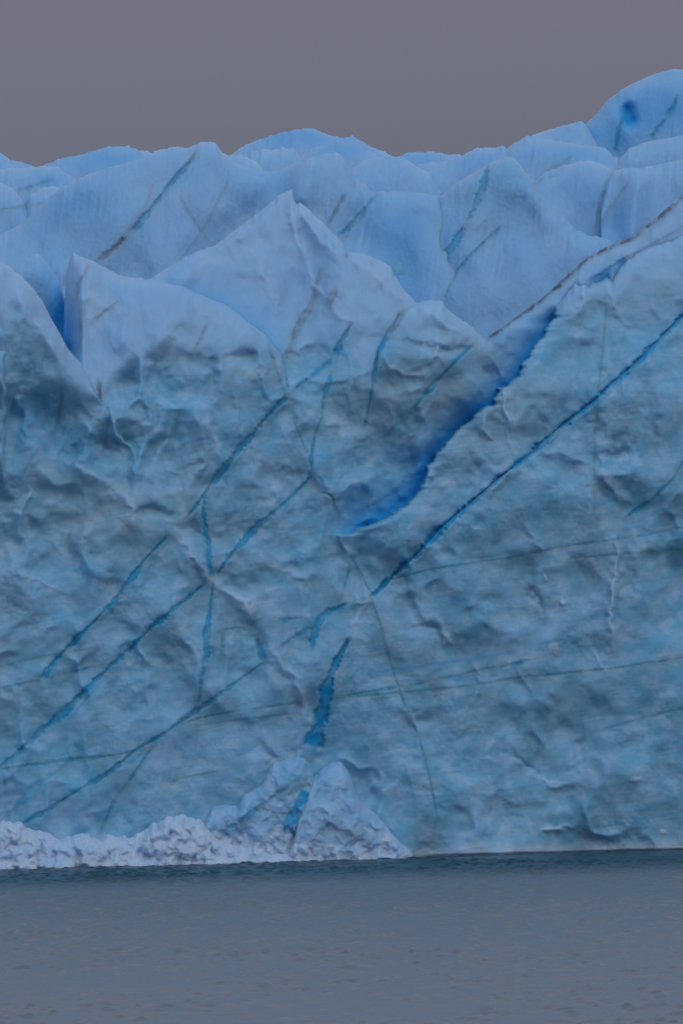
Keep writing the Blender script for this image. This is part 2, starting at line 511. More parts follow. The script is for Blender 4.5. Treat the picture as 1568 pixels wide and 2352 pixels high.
SCARS = [(1272, 1490, 14, 20), (1252, 1327, 5, 9), (1292, 1385, 9, 8), (1462, 1790, 22, 9), (1522, 1912, 9, 8), (1270, 1905, 34, 5)]

def cliff_shape(U, V, R, A):
    wx, wy = 16 * fbm(U / 70, V / 70, 3), 16 * fbm(U / 70 + 40, V / 70 + 11, 3)
    d = yb(U)
    d = d + np.maximum(1960 - V, 0) * S * 0.10
    # heads lean back above a brow line
    wob = 9 * fbm(U / 45, V / 200, 3)
    browQ = np.interp(U, [-200, 0, 60, 130, 200, 235, 300, 380, 500, 600, 640, 662],
                      [760, 745, 765, 850, 930, 915, 850, 812, 822, 806, 820, 850]) + wob
    browO = np.interp(U, [660, 760, 830, 880, 960, 1085, 1114, 1180, 1270, 1330, 1400, 1568, 1800],
                      [800, 775, 770, 772, 792, 790, 778, 790, 760, 700, 690, 640, 560]) + wob
    soft = lambda x: np.logaddexp(0, x / 22) * 22
    qo = ip(Q_OUT, U)
    inQ = sstep(-1, 2, V - qo) * (U < 664)
    inQ = np.where(U < 300, 1.0, inQ)
    h = np.where(inQ > 0.5, browQ, browO) - V
    leanQ = np.interp(U, [0, 150, 250, 600, 662], [0.7, 0.7, 0.95, 0.95, 0.8])
    leanO = np.interp(U, [680, 900, 1110, 1300, 1568], [0.75, 0.8, 0.6, 1.0, 1.2])
    stepO = 6.5 * sstep(925, 720, V)
    A['blue'] += 0.34 * np.exp(-np.maximum(qo - V, 0) / 38.0) * (V < qo) * (U > 345) * (U < 662) * sstep(345, 420, U)  # bluer valley ice, also a painted edge shadow behind the left head
    dQ = 0.75 * leanQ * S * soft(browQ - V) + 2.2 * np.exp(-np.maximum(V - qo, 0) / 12.0) * (U > 150) * sstep(915, 860, V)
    dO = 0.75 * leanO * S * soft(browO - V) + stepO * (1 - sstep(664, 800, U) * 0.6)
    d = d + inQ * dQ + (1 - inQ) * dO
    lip = np.interp(U, [0, 200, 380, 460, 620, 660, 760, 900, 1000, 1090, 1150], [0.0, 0.0, 0.0, 0.35, 0.5, 0.0, 0.0, 0.4, 0.7, 0.3, 0.0])
    lipn = np.clip(0.55 + 1.3 * fbm(U / 38 + 2, V / 300, 3), 0, 1.2)
    hh = -h + 10 * fbm(U / 24 + 8, V / 24, 3)
    d = d + lip * lipn * np.exp(-np.maximum(hh, 0) / 30) * sstep(-8, 12, hh)
    # crest rounding
    d = d + 2.4 * np.exp(-R / 9.0)
    # left wall of that head, facing the blue gap, and the far left buttress in front of it
    ro = ip(R_OUT, U)
    inR = sstep(-1, 2, V - ro) * (U < 236)
    wallL = 7.0 * sstep(196, 142, U) * (1 - inR) * sstep(940, 880, V)
    d = d + wallL - inR * (2.5 * sstep(960, 860, V)) + inR * 1.6 * np.exp(-np.maximum(V - ro, 0) / 14.0) * sstep(920, 860, V)
    # sliver of a nearer column at the left edge
    sl = sstep(14, 9, U + 3 * vnoise(V / 25, V * 0)) * sstep(806, 816, V) * sstep(1120, 1040, V)
    d = d - 2.2 * sl
    # block right of the pinnacle
    po = ip(P_OUT, U)
    inP = sstep(-1, 2, V - po) * sstep(900, 800, V) * sstep(850, 872, U) * sstep(1112, 1030, U)
    d = d - 2.0 * inP + 1.2 * inP * np.exp(-np.maximum(V - po, 0) / 12.0)
    # big blue crevasse: recessed wall to its left, slab standing forward on its right
    cv = np.array(CREV)[::-1]
    uc = np.interp(V, np.array(CREV)[:, 1], np.array(CREV)[:, 0]) + 7.0 * vnoise(V / 24, V * 0 + 2) + 4.0 * vnoise(V / 9, V * 0 + 7) + 2 * vnoise(V / 4.5, V * 0 + 5)
    inband = (V > 700) & (V < 1229)
    so = ip(SLAB_OUT, U) + 2.5 * vnoise(U / 10, U * 0 + 8)
    slab = np.where(V < 1229, sstep(-1.5, 1.5, U - uc), 1.0) * sstep(-1.5, 1.5, V - so + np.where(V > 700, 900, 0) * (U < 1275))
    slab = np.where((U < 1275) & (V < 706), 0, slab)
    gap = np.maximum(uc - U, 0)
    vfade = sstep(1236, 1190, V) * sstep(690, 760, V)
    cdist, cat_ = line_dist(U, V, CREV, 170)
    cdist = np.where(np.isfinite(cdist), cdist, 170)
    inner = (1 - slab) * sstep(692, 745, V) * (V < 1232) * sstep(735, 840, U)
    reach = np.interp(V, [700, 800, 950, 1100, 1230], [42, 50, 62, 92, 110])
    rec = np.maximum(np.exp(-(cdist / reach) ** 1.3) - 0.035, 0) * inner
    d = d + 3.4 * rec * sstep(1236, 1205, V)
    zoneN = (1 - slab) * sstep(1110, 1160, U) * sstep(760, 680, V)
    d = d + 1.6 * zoneN + 1.0 * zoneN * np.exp(-np.maximum(so - V, 0) / 14.0) * sstep(1260, 1330, U)
    slabedge = np.exp(-np.maximum(U - uc, 0) / 9.0) * slab * inband
    d = d - 1.3 * slab * sstep(770, 890, U) * sstep(1330, 1150, V) + 0.9 * slabedge
    d = d + 1.3 * slab * np.exp(-np.maximum(V - so, 0) / 9.0) * (U > 1272)
    # the slab below the main vein stands a little forward
    mv = np.array(MAIN_VEIN)[::-1]
    vm = np.interp(U, mv[:, 0], mv[:, 1])
    d = d - 0.7 * sstep(-2, 3, V - vm) * sstep(845, 980, U) * sstep(1700, 1300, V)
    # dents and ribs, all ends tapered
    Uw, Vw = U + wx * 0.9 + 4 * vnoise(U / 13, V / 13), V + wy * 0.9 + 4 * vnoise(U / 13 + 7, V / 13)
    for pts, w, dep in DENTS:
        q, a = line_dist(Uw, Vw, pts, 4 * w)
        d = d + 0.62 * dep * np.where(np.isfinite(q), np.exp(-(q / (1.15 * w)) ** 2) * (0.25 + 0.75 * np.sin(np.pi * a) ** 0.7), 0)
    for pts, w, dep in RIDGES:
        q, a = line_dist(Uw, Vw, pts, 5 * w)
        A['white'] += 0.30 * min(dep, 1.2) * np.where(np.isfinite(q), np.exp(-(q / (0.8 * w)) ** 2) * np.sin(np.pi * a) ** 0.6, 0)  # whitened ribs: pale bubbly crust plus painted light along each crest
        d = d - 0.7 * dep * np.where(np.isfinite(q), np.exp(-np.sqrt((q / w) ** 2 + 0.25) * 1.3) * 1.6 * (0.1 + 0.9 * np.sin(np.pi * a) ** 0.7), 0)
    # melt hollows, folds and grain
    wallm = sstep(40, -30, h)                               # 1 on the wall, 0 on the heads
    amp = np.clip(0.75 + 0.9 * fbm(U / 170 + 5, V / 170, 2), 0.2, 1.4)
    calm = np.interp(U, [860, 1050], [1.0, 0.8]) * np.interp(V, [1200, 1500], [1.1, 0.75])
    ua, va = U + 2.2 * wx, V + 2.2 * wy
    c0 = billow(ua / 130 + 3, va / 170 + 8, 2, 0.4, 0.12)
    c1 = billow(ua / 62 + 11, va / 78 + 2, 2, 0.4, 0.10)
    c2 = billow((U + wx) / 30 + 31, (V + wy) / 30 + 7, 2, 0.4, 0.12)
    flute = billow((U + 0.25 * V + wx) / 52, (V + wy) / 170 + 4, 2, 0.35, 0.12) * sstep(640, 520, U) * sstep(1260, 1130, V)
    d = d + 0.72 * wallm * calm * amp * (3.6 * c0 + 0.40 * c1) - 0.72 * wallm * calm * amp * (0.22 * c2 * np.interp(V, [1150, 1400], [1, 0.5]) + 1.5 * flute)
    d = d - (0.9 * fbm(U / 120, V / 140, 2) + 0.20 * fbm((U + wx) / 44, (V + wy) / 48, 2, 0.35)) * (0.45 + 0.55 * wallm)
    d = d - 0.045 * np.clip(0.4 + 1.5 * fbm(U / 90 + 2, V / 90, 2), 0, 1) * fbm(U / 9, V / 8, 2) * (0.4 + 0.6 * wallm)
    d = d - 0.016 * fbm(U / 40 - V / 300, (V + 0.16 * U) / 4.5, 2) * wallm      # thin strata
    d = d - (1 - wallm) * (0.5 * fbm(U / 46 + 9, V / 60, 2) + 0.4 * billow(ua / 70 + 5, va / 70, 2, 0.4, 0.15))
    # bottom notch on the right, where waves cut in
    d = d + 0.35 * sstep(6, 1, waterline(U) - V) * sstep(900, 1100, U)
    # the shaded recess and its bright rib on the far left buttress, and folds beside them
    d = d + 1.0 * np.exp(-((U - 72) / 52) ** 2 - ((V - 940) / 95) ** 2) + 0.6 * np.exp(-((U - 130) / 110) ** 2 - ((V - 1190) / 60) ** 2)
    d = d - 1.2 * np.exp(-((U + 0.5 * (V - 1180) - 300) / 40) ** 2 - ((V - 1200) / 90) ** 2)
    # hairline blue bands along the old layering
    sv = V + 0.165 * U + 9 * fbm(U / 160, V / 160, 2)
    for q, (per, st) in enumerate(((26.0, 0.34), (11.0, 0.20))):
        n = vnoise(sv / per + 50 * q, sv * 0 + 3.7 + U / 900)
        hair = sstep(0.07, 0.0, np.abs(n) * per / 11.0) * sstep(-0.05, 0.35, fbm(U / 120 + 9 * q, sv / 40, 2)) * wallm * sstep(1000, 1250, V + 0.25 * U)
        A['vein'] += st * hair
    # spots of fresh broken ice
    for su, sv, ru, rv in SCARS:
        e = np.exp(-((U - su) / ru) ** 2 - ((V - sv) / rv) ** 2)
        e = sstep(0.25, 1.0, e * (1 + 0.8 * fbm(U / 15 + su, V / 15, 2)))
        A['white'] += 0.5 * e
        d = d - 0.14 * e
    # colour masks: weathered crust on the heads, dense blue ice in the crevasse, dirty ice beside it
    br = fbm((U + wx) / 60 + 3, (V + wy) / 60, 4)
    A['crust'] += 0.90 * sstep(-60, 90, h + 55 * br) * (1 - 0.5 * rec)
    A['crust'] += 0.5 * sstep(0.02, 0.4, br - 1.2 * c1) * wallm
    A['white'] += 0.55 * sstep(34, 6, waterline(U) - V + 16 * br)
    A['white'] += 0.35 * np.exp(-R / 12.0) * sstep(-0.3, 0.3, br)  # paler crest rims: sky light and translucence painted in as white
    A['white'] += 0.4 * 0.6 * sstep(0.12, 0.42, fbm((U + wx) / 34 + 60, (V + wy) / 30, 3) - 0.25) * wallm
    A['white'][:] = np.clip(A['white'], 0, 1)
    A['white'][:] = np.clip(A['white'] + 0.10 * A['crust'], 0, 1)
    A['crust'][:] = np.clip(A['crust'], 0, 1)
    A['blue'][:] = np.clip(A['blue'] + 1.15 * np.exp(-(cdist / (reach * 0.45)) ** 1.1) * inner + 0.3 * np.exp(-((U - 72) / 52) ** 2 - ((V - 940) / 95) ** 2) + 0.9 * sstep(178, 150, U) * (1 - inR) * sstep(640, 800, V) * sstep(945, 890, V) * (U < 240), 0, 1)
    tz = np.exp(-((U - 1000) / 190) ** 2 - ((V - 900) / 130) ** 2) + 0.9 * np.exp(-((U - 250) / 150) ** 2 - ((V - 1180) / 90) ** 2) + 0.7 * np.exp(-((U - 1500) / 130) ** 2 - ((V - 650) / 60) ** 2) + 0.6 * np.exp(-((U - 620) / 110) ** 2 - ((V - 830) / 40) ** 2)
    A['tan'][:] = np.clip(tz * (0.75 + 0.7 * br), 0, 1)
    A['_inner'] = inner * (A['blue'] > 0.45)
    A['_gap'] = (1 - inR) * (U < 186) * (V > 660) * (V < 925)
    return d

def cliff_parts(U, V, A):
    return [("crevasse_wall", A['_inner'] > 0.5)]

v = 'vein'
g = 'dirt'
CLIFF_LINES = [
    (v, MAIN_VEIN, [6, 7, 9, 12, 8, 6, 8, 12, 8, 6, 9, 7, 9, 14, 11, 6, 4], 1.0, 0.9),
    (v, [(660, 908), (620, 950), (570, 1010), (520, 1070), (485, 1110), (460, 1150), (430, 1188)], [6, 8, 7, 11, 12, 9, 6], 0.95, 0.5),
    (v, [(385, 1230), (330, 1290), (290, 1345), (255, 1390), (200, 1445), (150, 1495), (115, 1530), (95, 1565)], [5, 6, 10, 7, 7, 8, 9, 13], 0.95, 0.4),
    (v, [(467, 1140), (468, 1190), (480, 1250), (482, 1305), (490, 1327)], [5, 6, 7, 6, 8], 0.9, 0.25),
    (v, [(806, 745), (788, 775), (765, 822)], [4, 12, 10], 0.95, 0.5),
    (v, [(765, 822), (720, 860), (672, 895)], [6, 5, 4], 0.7, 0.2),
    (v, [(762, 855), (745, 905), (738, 960), (720, 1010), (712, 1060), (718, 1090)], [6, 7, 5, 6, 4, 7], 0.85, 0.25),
    (v, [(720, 1090), (670, 1140), (620, 1185), (570, 1228), (540, 1262), (512, 1300), (496, 1325)], [7, 4, 6, 10, 9, 6, 6], 0.9, 0.3),
    (v, [(490, 1330), (482, 1400), (473, 1458), (476, 1505), (462, 1560), (455, 1620)], [3, 5, 9, 9, 6, 7], 0.85, 0.25),
    (v, [(470, 1342), (430, 1375), (350, 1440), (310, 1480), (240, 1545), (180, 1600), (150, 1635), (100, 1675), (50, 1720), (0, 1762), (-80, 1830)], [4, 8, 9, 6, 9, 8, 12, 12, 8, 7, 6], 0.95, 0.35),
    (v, [(606, 1522), (545, 1565), (462, 1628), (420, 1655), (370, 1690), (310, 1725), (240, 1782), (170, 1822), (110, 1860), (50, 1893)], [5, 5, 12, 9, 5, 5, 8, 8, 6, 4], 0.9, 0.3),
    (v, [(-40, 1772), (70, 1757), (150, 1746), (270, 1735), (330, 1718)], [5, 5, 6, 4, 3], 0.75, 0.15),
    (v, [(420, 1662), (480, 1645), (560, 1632), (690, 1614)], [5, 3, 4, 2], 0.7, 0.15),
    (v, [(450, 1668), (540, 1655), (620, 1645), (690, 1640)], [3, 2, 3, 2], 0.6, 0.1),
    (v, [(352, 1712), (300, 1790), (262, 1840), (228, 1915)], [3, 4, 5, 4], 0.75, 0.15),
    (v, [(805, 1290), (796, 1330), (782, 1375)], [4, 4, 5], 0.7, 0.15),
    (v, [(800, 1385), (745, 1412), (725, 1440), (716, 1495)], [5, 14, 12, 8], 0.9, 0.4),
    (v, [(802, 1465), (778, 1508), (760, 1550), (748, 1590), (738, 1640), (724, 1690), (718, 1722)], [6, 9, 13, 9, 14, 26, 16, 24, 18, 30, 34], 1.0, 1.0),
    (v, [(848, 1372), (825, 1378), (798, 1387)], [4, 3, 4], 0.6, 0.1),
    (v, [(888, 770), (868, 812), (858, 860), (850, 920), (835, 985)], [5, 6, 6, 4, 5], 0.85, 0.3),
    (v, [(1085, 792), (1040, 836), (990, 890), (945, 945)], [5, 5, 8, 6], 0.85, 0.25),
    (v, [(945, 945), (910, 980), (880, 1005)], [6, 9, 5], 0.5, 0.1),
    (v, [(1640, 1205), (1568, 1212), (1470, 1230), (1300, 1255), (1150, 1285), (1000, 1305), (880, 1335)], [3, 4, 4, 3, 4, 3, 2], 0.75, 0.1),
    (v, [(1640, 1255), (1568, 1262), (1400, 1275), (1300, 1285)], [3, 3, 3, 2], 0.55, 0.1),
    (v, [(1245, 1510), (1130, 1535), (1040, 1553), (985, 1566), (780, 1600)], [4, 5, 4, 4, 3], 0.75, 0.1),
    (v, [(1640, 1500), (1568, 1512), (1400, 1536), (1200, 1556), (1080, 1576), (900, 1592), (760, 1606)], [3, 4, 3, 4, 3, 2, 2], 0.65, 0.1),
    (v, [(1640, 1605), (1568, 1626), (1470, 1652), (1350, 1685)], [5, 6, 4, 3], 0.5, 0.1),
    (v, [(806, 1275), (845, 1350), (870, 1430), (893, 1515), (920, 1595), (960, 1690), (985, 1780), (1004, 1880)], [3, 3, 3, 5, 3, 3, 3, 2], 0.65, 0.1),
    (v, [(1590, 1030), (1568, 1062), (1545, 1100), (1500, 1145), (1430, 1192)], [5, 6, 8, 6, 5], 0.8, 0.2),
    (v, [(1392, 700), (1380, 820), (1366, 980), (1360, 1180)], [2, 3, 3, 2], 0.45, 0.05),
    (v, [(640, 1427), (700, 1418)], [7, 5], 0.9, 0.2),
    (v, [(640, 1490), (672, 1465), (718, 1440)], [4, 5, 5], 0.7, 0.15),
    (v, [(-40, 1540), (0, 1532), (100, 1508), (200, 1492)], [3, 3, 3, 2], 0.5, 0.1),
    (v, [(-40, 1590), (0, 1581), (95, 1562), (220, 1530)], [4, 4, 5, 2], 0.65, 0.1),
    (v, [(10, 1885), (80, 1812), (160, 1752)], [10, 16, 8], 0.5, 0.1),
    (v, [(500, 1449), (560, 1440)], [4, 3], 0.6, 0.1),
    (v, [(513, 1450), (510, 1510)], [6, 8], 0.6, 0.15),
    (v, [(735, 1130), (762, 1140), (772, 1185)], [5, 6, 12], 0.7, 0.3),
    (v, [(590, 1460), (598, 1500), (606, 1522)], [8, 12, 8], 0.65, 0.2),
    (v, [(143, 905), (135, 960), (130, 985)], [8, 8, 4], 0.7, 0.2),
    (v, [(388, 1798), (430, 1785), (530, 1766)], [5, 4, 2], 0.55, 0.1),
    (v, [(672, 960), (690, 1005), (705, 1040)], [3, 3, 2], 0.5, 0.1),
    (v, [(618, 800), (635, 850), (655, 905)], [3, 3, 4], 0.5, 0.1),
    (v, [(1440, 590), (1400, 625), (1352, 652)], [10, 16, 12], 0.7, 0.6),
    (v, [(1568, 520), (1500, 560), (1440, 590)], [3, 4, 6], 0.4, 0.1),
    (g, [(735, 620), (718, 690), (690, 740), (668, 790), (652, 830)], [7, 11, 12, 8, 5], 0.55, 0.1),
    (g, [(768, 660), (748, 715)], [9, 13], 0.45, 0.05),
    (g, [(928, 712), (905, 748), (888, 770)], [6, 8, 7], 0.65, 0.2),
    (g, [(1114, 779), (1144, 760), (1184, 731), (1234, 696), (1274, 661), (1314, 624), (1349, 594), (1404, 566), (1454, 546), (1504, 504), (1568, 449), (1640, 404)], [5, 7, 6, 6, 8, 5, 9, 6, 8, 9, 8, 8], 1.15, 0.3),
    (g, [(205, 605), (180, 655), (176, 690)], [4, 5, 4], 0.5, 0.1),
    (g, [(270, 692), (240, 715), (212, 740)], [3, 5, 9], 0.5, 0.1),
    (g, [(226, 872), (232, 925)], [8, 10], 0.8, 0.3),
    (g, [(476, 745), (455, 785), (440, 812)], [3, 5, 4], 0.35, 0.1),
    (g, [(380, 768), (408, 785)], [3, 6], 0.45, 0.05),
    (g, [(190, 700), (186, 760), (184, 800)], [9, 7, 4], 0.35, 0.05),
    (g, [(800, 575), (790, 600)], [4, 5], 0.4, 0.1),
    (g, [(1258, 648), (1275, 650)], [5, 6], 0.45, 0.05),
]
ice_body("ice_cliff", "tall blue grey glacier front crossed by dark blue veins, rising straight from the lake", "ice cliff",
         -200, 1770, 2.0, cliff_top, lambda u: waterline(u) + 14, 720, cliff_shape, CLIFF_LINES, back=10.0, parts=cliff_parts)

# ------------------------------------------------------------------ seracs behind the front
GROUP = "seracs behind the ice front"

def serac(label, pts, vbase, ybase, k, lines=(), rough=1.0, crest=1.8, folds=0.7, blue=None, du=2.4, seed=0.0, wash=0.0, tan=None, extra=None, name="serac", cat="ice ridge"):
    pts = sorted(pts)
    u0, u1 = pts[0][0], pts[-1][0]
    prof = profile(pts, rough, seed + u0 * 0.013)

    def shape(U, V, R, A):
        y = ybase + 8.0 * min((vbase - min(p[1] for p in pts)) / 400.0, 1) + (vbase - V) * S * k * 0.55
        y = y + 1.7 * crest * np.exp(-R / 12.0)
        y = y - folds * (1.5 * fbm(U / 105 + seed, V / 130, 2) + 0.16 * fbm(U / 30, V / 60 + seed, 2))
        y = y - 0.05 * fbm(U / 5 + seed, V / 7, 3)
        y = y - 0.15 * fbm((U + 0.15 * V) / 8 + seed, V / 90, 2) * np.clip(0.5 + fbm(U / 60 + seed, V / 60, 2), 0, 1)           # melt runnels down the slope
        br = fbm(U / 55 + seed, V / 55, 3)
        A['crust'][:] = np.clip(0.97 - wash, 0, 1)
        A['blue'][:] = 0.03 + 0.08 * br
        A['white'][:] = np.clip(0.40 * np.exp(-R / 11.0) * sstep(-0.35, 0.3, br) + 0.12 * br, 0, 1)  # crest rim whitened to imitate sky light, over random mottling
        if blue:
            for bu, bv, ru, rv, st in blue:
                A['blue'] += st * np.exp(-((U - bu) / ru) ** 2 - ((V - bv) / rv) ** 2)
        if tan:
            for bu, bv, ru, rv, st in tan:
                A['crust'] -= st * np.exp(-((U - bu) / ru) ** 2 - ((V - bv) / rv) ** 2)
        A['crust'][:] = np.clip(A['crust'], 0, 1)
        A['blue'][:] = np.clip(A['blue'], 0, 1)
        if extra is not None:
            y = y + extra(U, V, R, A)
        return y
    height = vbase - min(p[1] for p in pts)
    return ice_body(name, label, cat, u0, u1, du, prof, lambda u: u * 0 + vbase, max(int(height / 2.2), 24), shape, lines, GROUP, back=9.0)

def hollow(pts, w, dep, forward=False):
    def f(U, V, R, A):
        q, _ = line_dist(U, V, pts, 4 * w)
        e = np.where(np.isfinite(q), np.exp(-(q / w) ** 2), 0)
        return dep * e
    return f

def add(*fs):
    return lambda U, V, R, A: sum(f(U, V, R, A) for f in fs)

serac("broad pale slope with a long dark crack under a squared knob, left of centre",
      [(-220, 600), (-60, 560), (0, 540), (50, 515), (90, 475), (135, 435), (200, 402), (250, 385), (320, 365), (360, 347), (400, 337), (428, 339), (435, 340), (460, 327), (495, 326), (510, 350), (530, 362), (545, 377), (590, 390), (625, 395), (650, 387), (700, 365), (750, 352), (778, 351), (787, 360), (799, 380), (814, 410), (844, 425), (851, 440), (900, 440), (960, 442), (1003, 450), (1040, 520), (1060, 640)],
      760, 20, 1.0, [
          (v, [(440, 365), (400, 412), (360, 462), (325, 508), (302, 535)], [8, 9, 8, 9, 11], 0.75, 0.6),
          (g, [(448, 345), (438, 368), (425, 384)], [4, 8, 5], 0.5, 0.2),
          (g, [(292, 542), (262, 572), (240, 588), (222, 600)], [5, 6, 9, 6], 0.8, 0.3),
          (v, [(415, 452), (425, 475), (470, 545)], [4, 3, 2], 0.35, 0.1),
          (g, [(415, 450), (426, 470)], [5, 6], 0.3, 0.05),
          (v, [(862, 448), (822, 500), (778, 545)], [6, 8, 6], 0.6, 0.4),
          (g, [(790, 448), (768, 488), (750, 522)], [6, 6, 5], 0.45, 0.3),
          (v, [(350, 425), (330, 480), (270, 560)], [2, 3, 2], 0.22, 0.05),
          (v, [(520, 420), (470, 520), (400, 620)], [2, 3, 2], 0.22, 0.05),
          (g, [(818, 412), (806, 436)], [5, 6], 0.35, 0.1)],
      blue=[(200, 470, 90, 60, 0.22), (600, 440, 120, 40, 0.16), (930, 620, 70, 110, 0.45), (110, 560, 60, 90, 0.2), (900, 530, 90, 60, 0.2)], seed=1.3,
      extra=add(hollow([(640, 395), (600, 470), (500, 600)], 45, 1.6), hollow([(855, 440), (820, 520), (780, 600)], 26, 1.0),
                hollow([(700, 365), (690, 450)], 30, -1.0), hollow([(330, 380), (240, 560)], 60, -0.8)))
serac("steep pyramid shaped ice peak with a dark blue crack down its left face",
      [(845, 700), (875, 620), (910, 570), (945, 530), (980, 482), (1003, 455), (1060, 412), (1100, 390), (1130, 372), (1155, 362), (1178, 360), (1186, 368), (1204, 392), (1228, 425), (1250, 455), (1290, 495), (1320, 527), (1350, 540), (1400, 550), (1430, 610), (1460, 720)],
      810, 18, 0.95, [
          (v, [(1120, 380), (1108, 425), (1090, 470), (1072, 510)], [7, 11, 9, 6], 0.62, 0.5),
          (v, [(1068, 518), (1055, 540), (1020, 592), (985, 645), (960, 700)], [8, 10, 7, 6, 9], 0.8, 0.5),
          (v, [(1150, 520), (1085, 580), (1050, 620), (1030, 650), (1008, 692)], [2, 4, 6, 5, 6], 0.6, 0.3)],
          
      blue=[(930, 660, 80, 90, 0.55), (1000, 560, 60, 90, 0.25), (1180, 500, 70, 110, 0.12), (1330, 520, 30, 30, 0.1)],
      tan=[(1170, 400, 55, 60, 0.55), (1085, 440, 30, 60, 0.3)], seed=4.1,
      extra=add(hollow([(1186, 368), (1215, 470), (1290, 560)], 60, -0.7),
                hollow([(1000, 470), (960, 560), (930, 680)], 60, 2.2)))
serac("smooth blue ice fin with a sharp tip, wedged in the gap at the left edge",
      [(-60, 700), (10, 640), (40, 610), (65, 594), (80, 583), (88, 581), (100, 594), (120, 624), (138, 645), (150, 690), (175, 720), (230, 760)],
      960, 3.5, 0.35, [], blue=[(140, 760, 40, 110, 0.9), (165, 830, 50, 110, 0.9), (95, 640, 40, 50, 0.12)], rough=0.7, seed=2.2, folds=0.4)
serac("pale slope rising to the right edge under a wide saddle, above the grimy crack",
      [(1380, 470), (1395, 410), (1410, 393), (1430, 387), (1470, 386), (1500, 380), (1568, 366), (1650, 350), (1770, 345)],
      660, 27, 1.1, [(g, [(1400, 390), (1380, 430), (1366, 470)], [4, 5, 3], 0.3, 0.1), (v, [(1440, 420), (1410, 460), (1370, 520)], [3, 3, 2], 0.3, 0.1)],
      seed=5.5, blue=[(1400, 520, 50, 60, 0.2)], extra=add(hollow([(1470, 400), (1455, 470), (1450, 540)], 26, -1.4), hollow([(1410, 420), (1400, 520)], 26, 1.2)))
serac("rounded pale blue hump between the pyramid peak and the right hand slope",
      [(1160, 520), (1190, 450), (1215, 425), (1229, 414), (1249, 397), (1289, 382), (1334, 370), (1364, 370), (1399, 386), (1412, 400), (1430, 440), (1450, 520)],
      640, 32, 0.9, [(v, [(1404, 388), (1390, 420), (1375, 470), (1368, 510)], [4, 4, 3, 3], 0.4, 0.15), (v, [(1272, 400), (1245, 410), (1226, 424)], [3, 3, 4], 0.4, 0.1)],
      seed=6.1, blue=[(1380, 470, 40, 60, 0.2)])
serac("long flat topped ice shelf stepping down below the big rounded dome, at right",
      [(1130, 420), (1150, 360), (1164, 340), (1185, 326), (1209, 312), (1240, 316), (1284, 325), (1329, 332), (1391, 340), (1404, 357), (1420, 366), (1440, 420)],
      560, 46, 1.0, [(v, [(1310, 360), (1270, 385), (1230, 412)], [2, 3, 3], 0.35, 0.1)], seed=7.7, blue=[(1320, 350, 70, 20, 0.25)])
serac("pale shelf at the right edge, directly under the dark hole of the big dome",
      [(1400, 420), (1416, 375), (1426, 362), (1440, 343), (1484, 325), (1534, 316), (1568, 312), (1650, 300), (1770, 300)],
      560, 45, 1.0, [(g, [(1422, 360), (1405, 386)], [6, 5], 0.3, 0.2)], seed=8.2)
serac("thin white ice strip lying below the left flank of the big rounded dome",
      [(1170, 360), (1200, 320), (1229, 307), (1280, 292), (1334, 277), (1341, 284), (1370, 330), (1390, 380)],
      470, 60, 1.0, seed=9.4)
serac("big rounded blue dome with a dark blue hole, highest ice in the right corner",
      [(1270, 400), (1304, 326), (1320, 308), (1344, 285), (1374, 255), (1394, 230), (1434, 200), (1484, 177), (1520, 164), (1539, 159), (1568, 160), (1620, 175), (1690, 215), (1780, 300)],
      480, 62, 0.8, [(v, [(1428, 272), (1418, 310), (1412, 345), (1420, 355)], [5, 6, 5, 8], 0.7, 0.4), (v, [(1552, 220), (1545, 245), (1530, 270)], [6, 12, 8], 0.8, 0.5),
                     (v, [(1530, 270), (1510, 295), (1490, 322)], [4, 6, 4], 0.75, 0.3), (v, [(1490, 200), (1480, 240)], [3, 2], 0.3, 0.1),
                     ],
      seed=10.3, crest=3.0, blue=[(1450, 260, 75, 60, 0.4), (1540, 250, 60, 60, 0.35), (1350, 310, 40, 25, 0.4), (1420, 330, 40, 40, 0.3), (1440, 252, 15, 26, 0.5), (1447, 274, 14, 15, 0.6)], rough=0.7,
      extra=hollow([(1441, 254), (1446, 274)], 17, 1.5))
serac("low lumpy pale ridge just left of the pyramid peak, notched near its top",
      [(940, 420), (954, 380), (985, 374), (1019, 372), (1064, 355), (1089, 341), (1134, 339), (1154, 333), (1160, 334), (1164, 348), (1190, 400)],
      520, 44, 1.0, [(g, [(1158, 340), (1142, 362)], [4, 5], 0.25, 0.1)], seed=11.8, blue=[(1080, 370, 70, 25, 0.2)])
serac("soft rounded hillock in the centre, in front of the far sharp crest",
      [(790, 440), (806, 387), (834, 370), (874, 360), (919, 359), (934, 367), (954, 381), (984, 397), (1010, 440)],
      520, 40, 1.0, [], seed=12.9)
serac("very low far ice swell on the skyline, right of the central far crest",
      [(890, 390), (921, 357), (939, 350), (999, 349), (1024, 355), (1056, 355), (1080, 390)], 460, 66, 1.0, seed=13.1, blue=[(970, 360, 60, 20, 0.3)])
serac("far blue crest with a peaked summit, on the skyline at centre",
      [(505, 400), (530, 357), (550, 340), (590, 322), (645, 305), (700, 294), (720, 296), (745, 307), (784, 317), (809, 312), (839, 330), (864, 342), (884, 347), (899, 359), (920, 400)],
      460, 64, 1.0, seed=14.6, blue=[(680, 315, 120, 24, 0.35)])
serac("small mid blue shoulder leaning on the right half of the far central crest",
      [(670, 400), (690, 359), (725, 336), (784, 326), (830, 340), (862, 351), (880, 380), (890, 410)], 460, 56, 1.0, seed=15.2, blue=[(780, 345, 80, 16, 0.35)])
serac("ragged white lump of ice just right of the squared knob",
      [(505, 400), (525, 359), (565, 352), (605, 344), (635, 345), (645, 340), (675, 339), (684, 348), (694, 368), (705, 410)], 460, 46, 1.0, rough=1.8, seed=16.4)
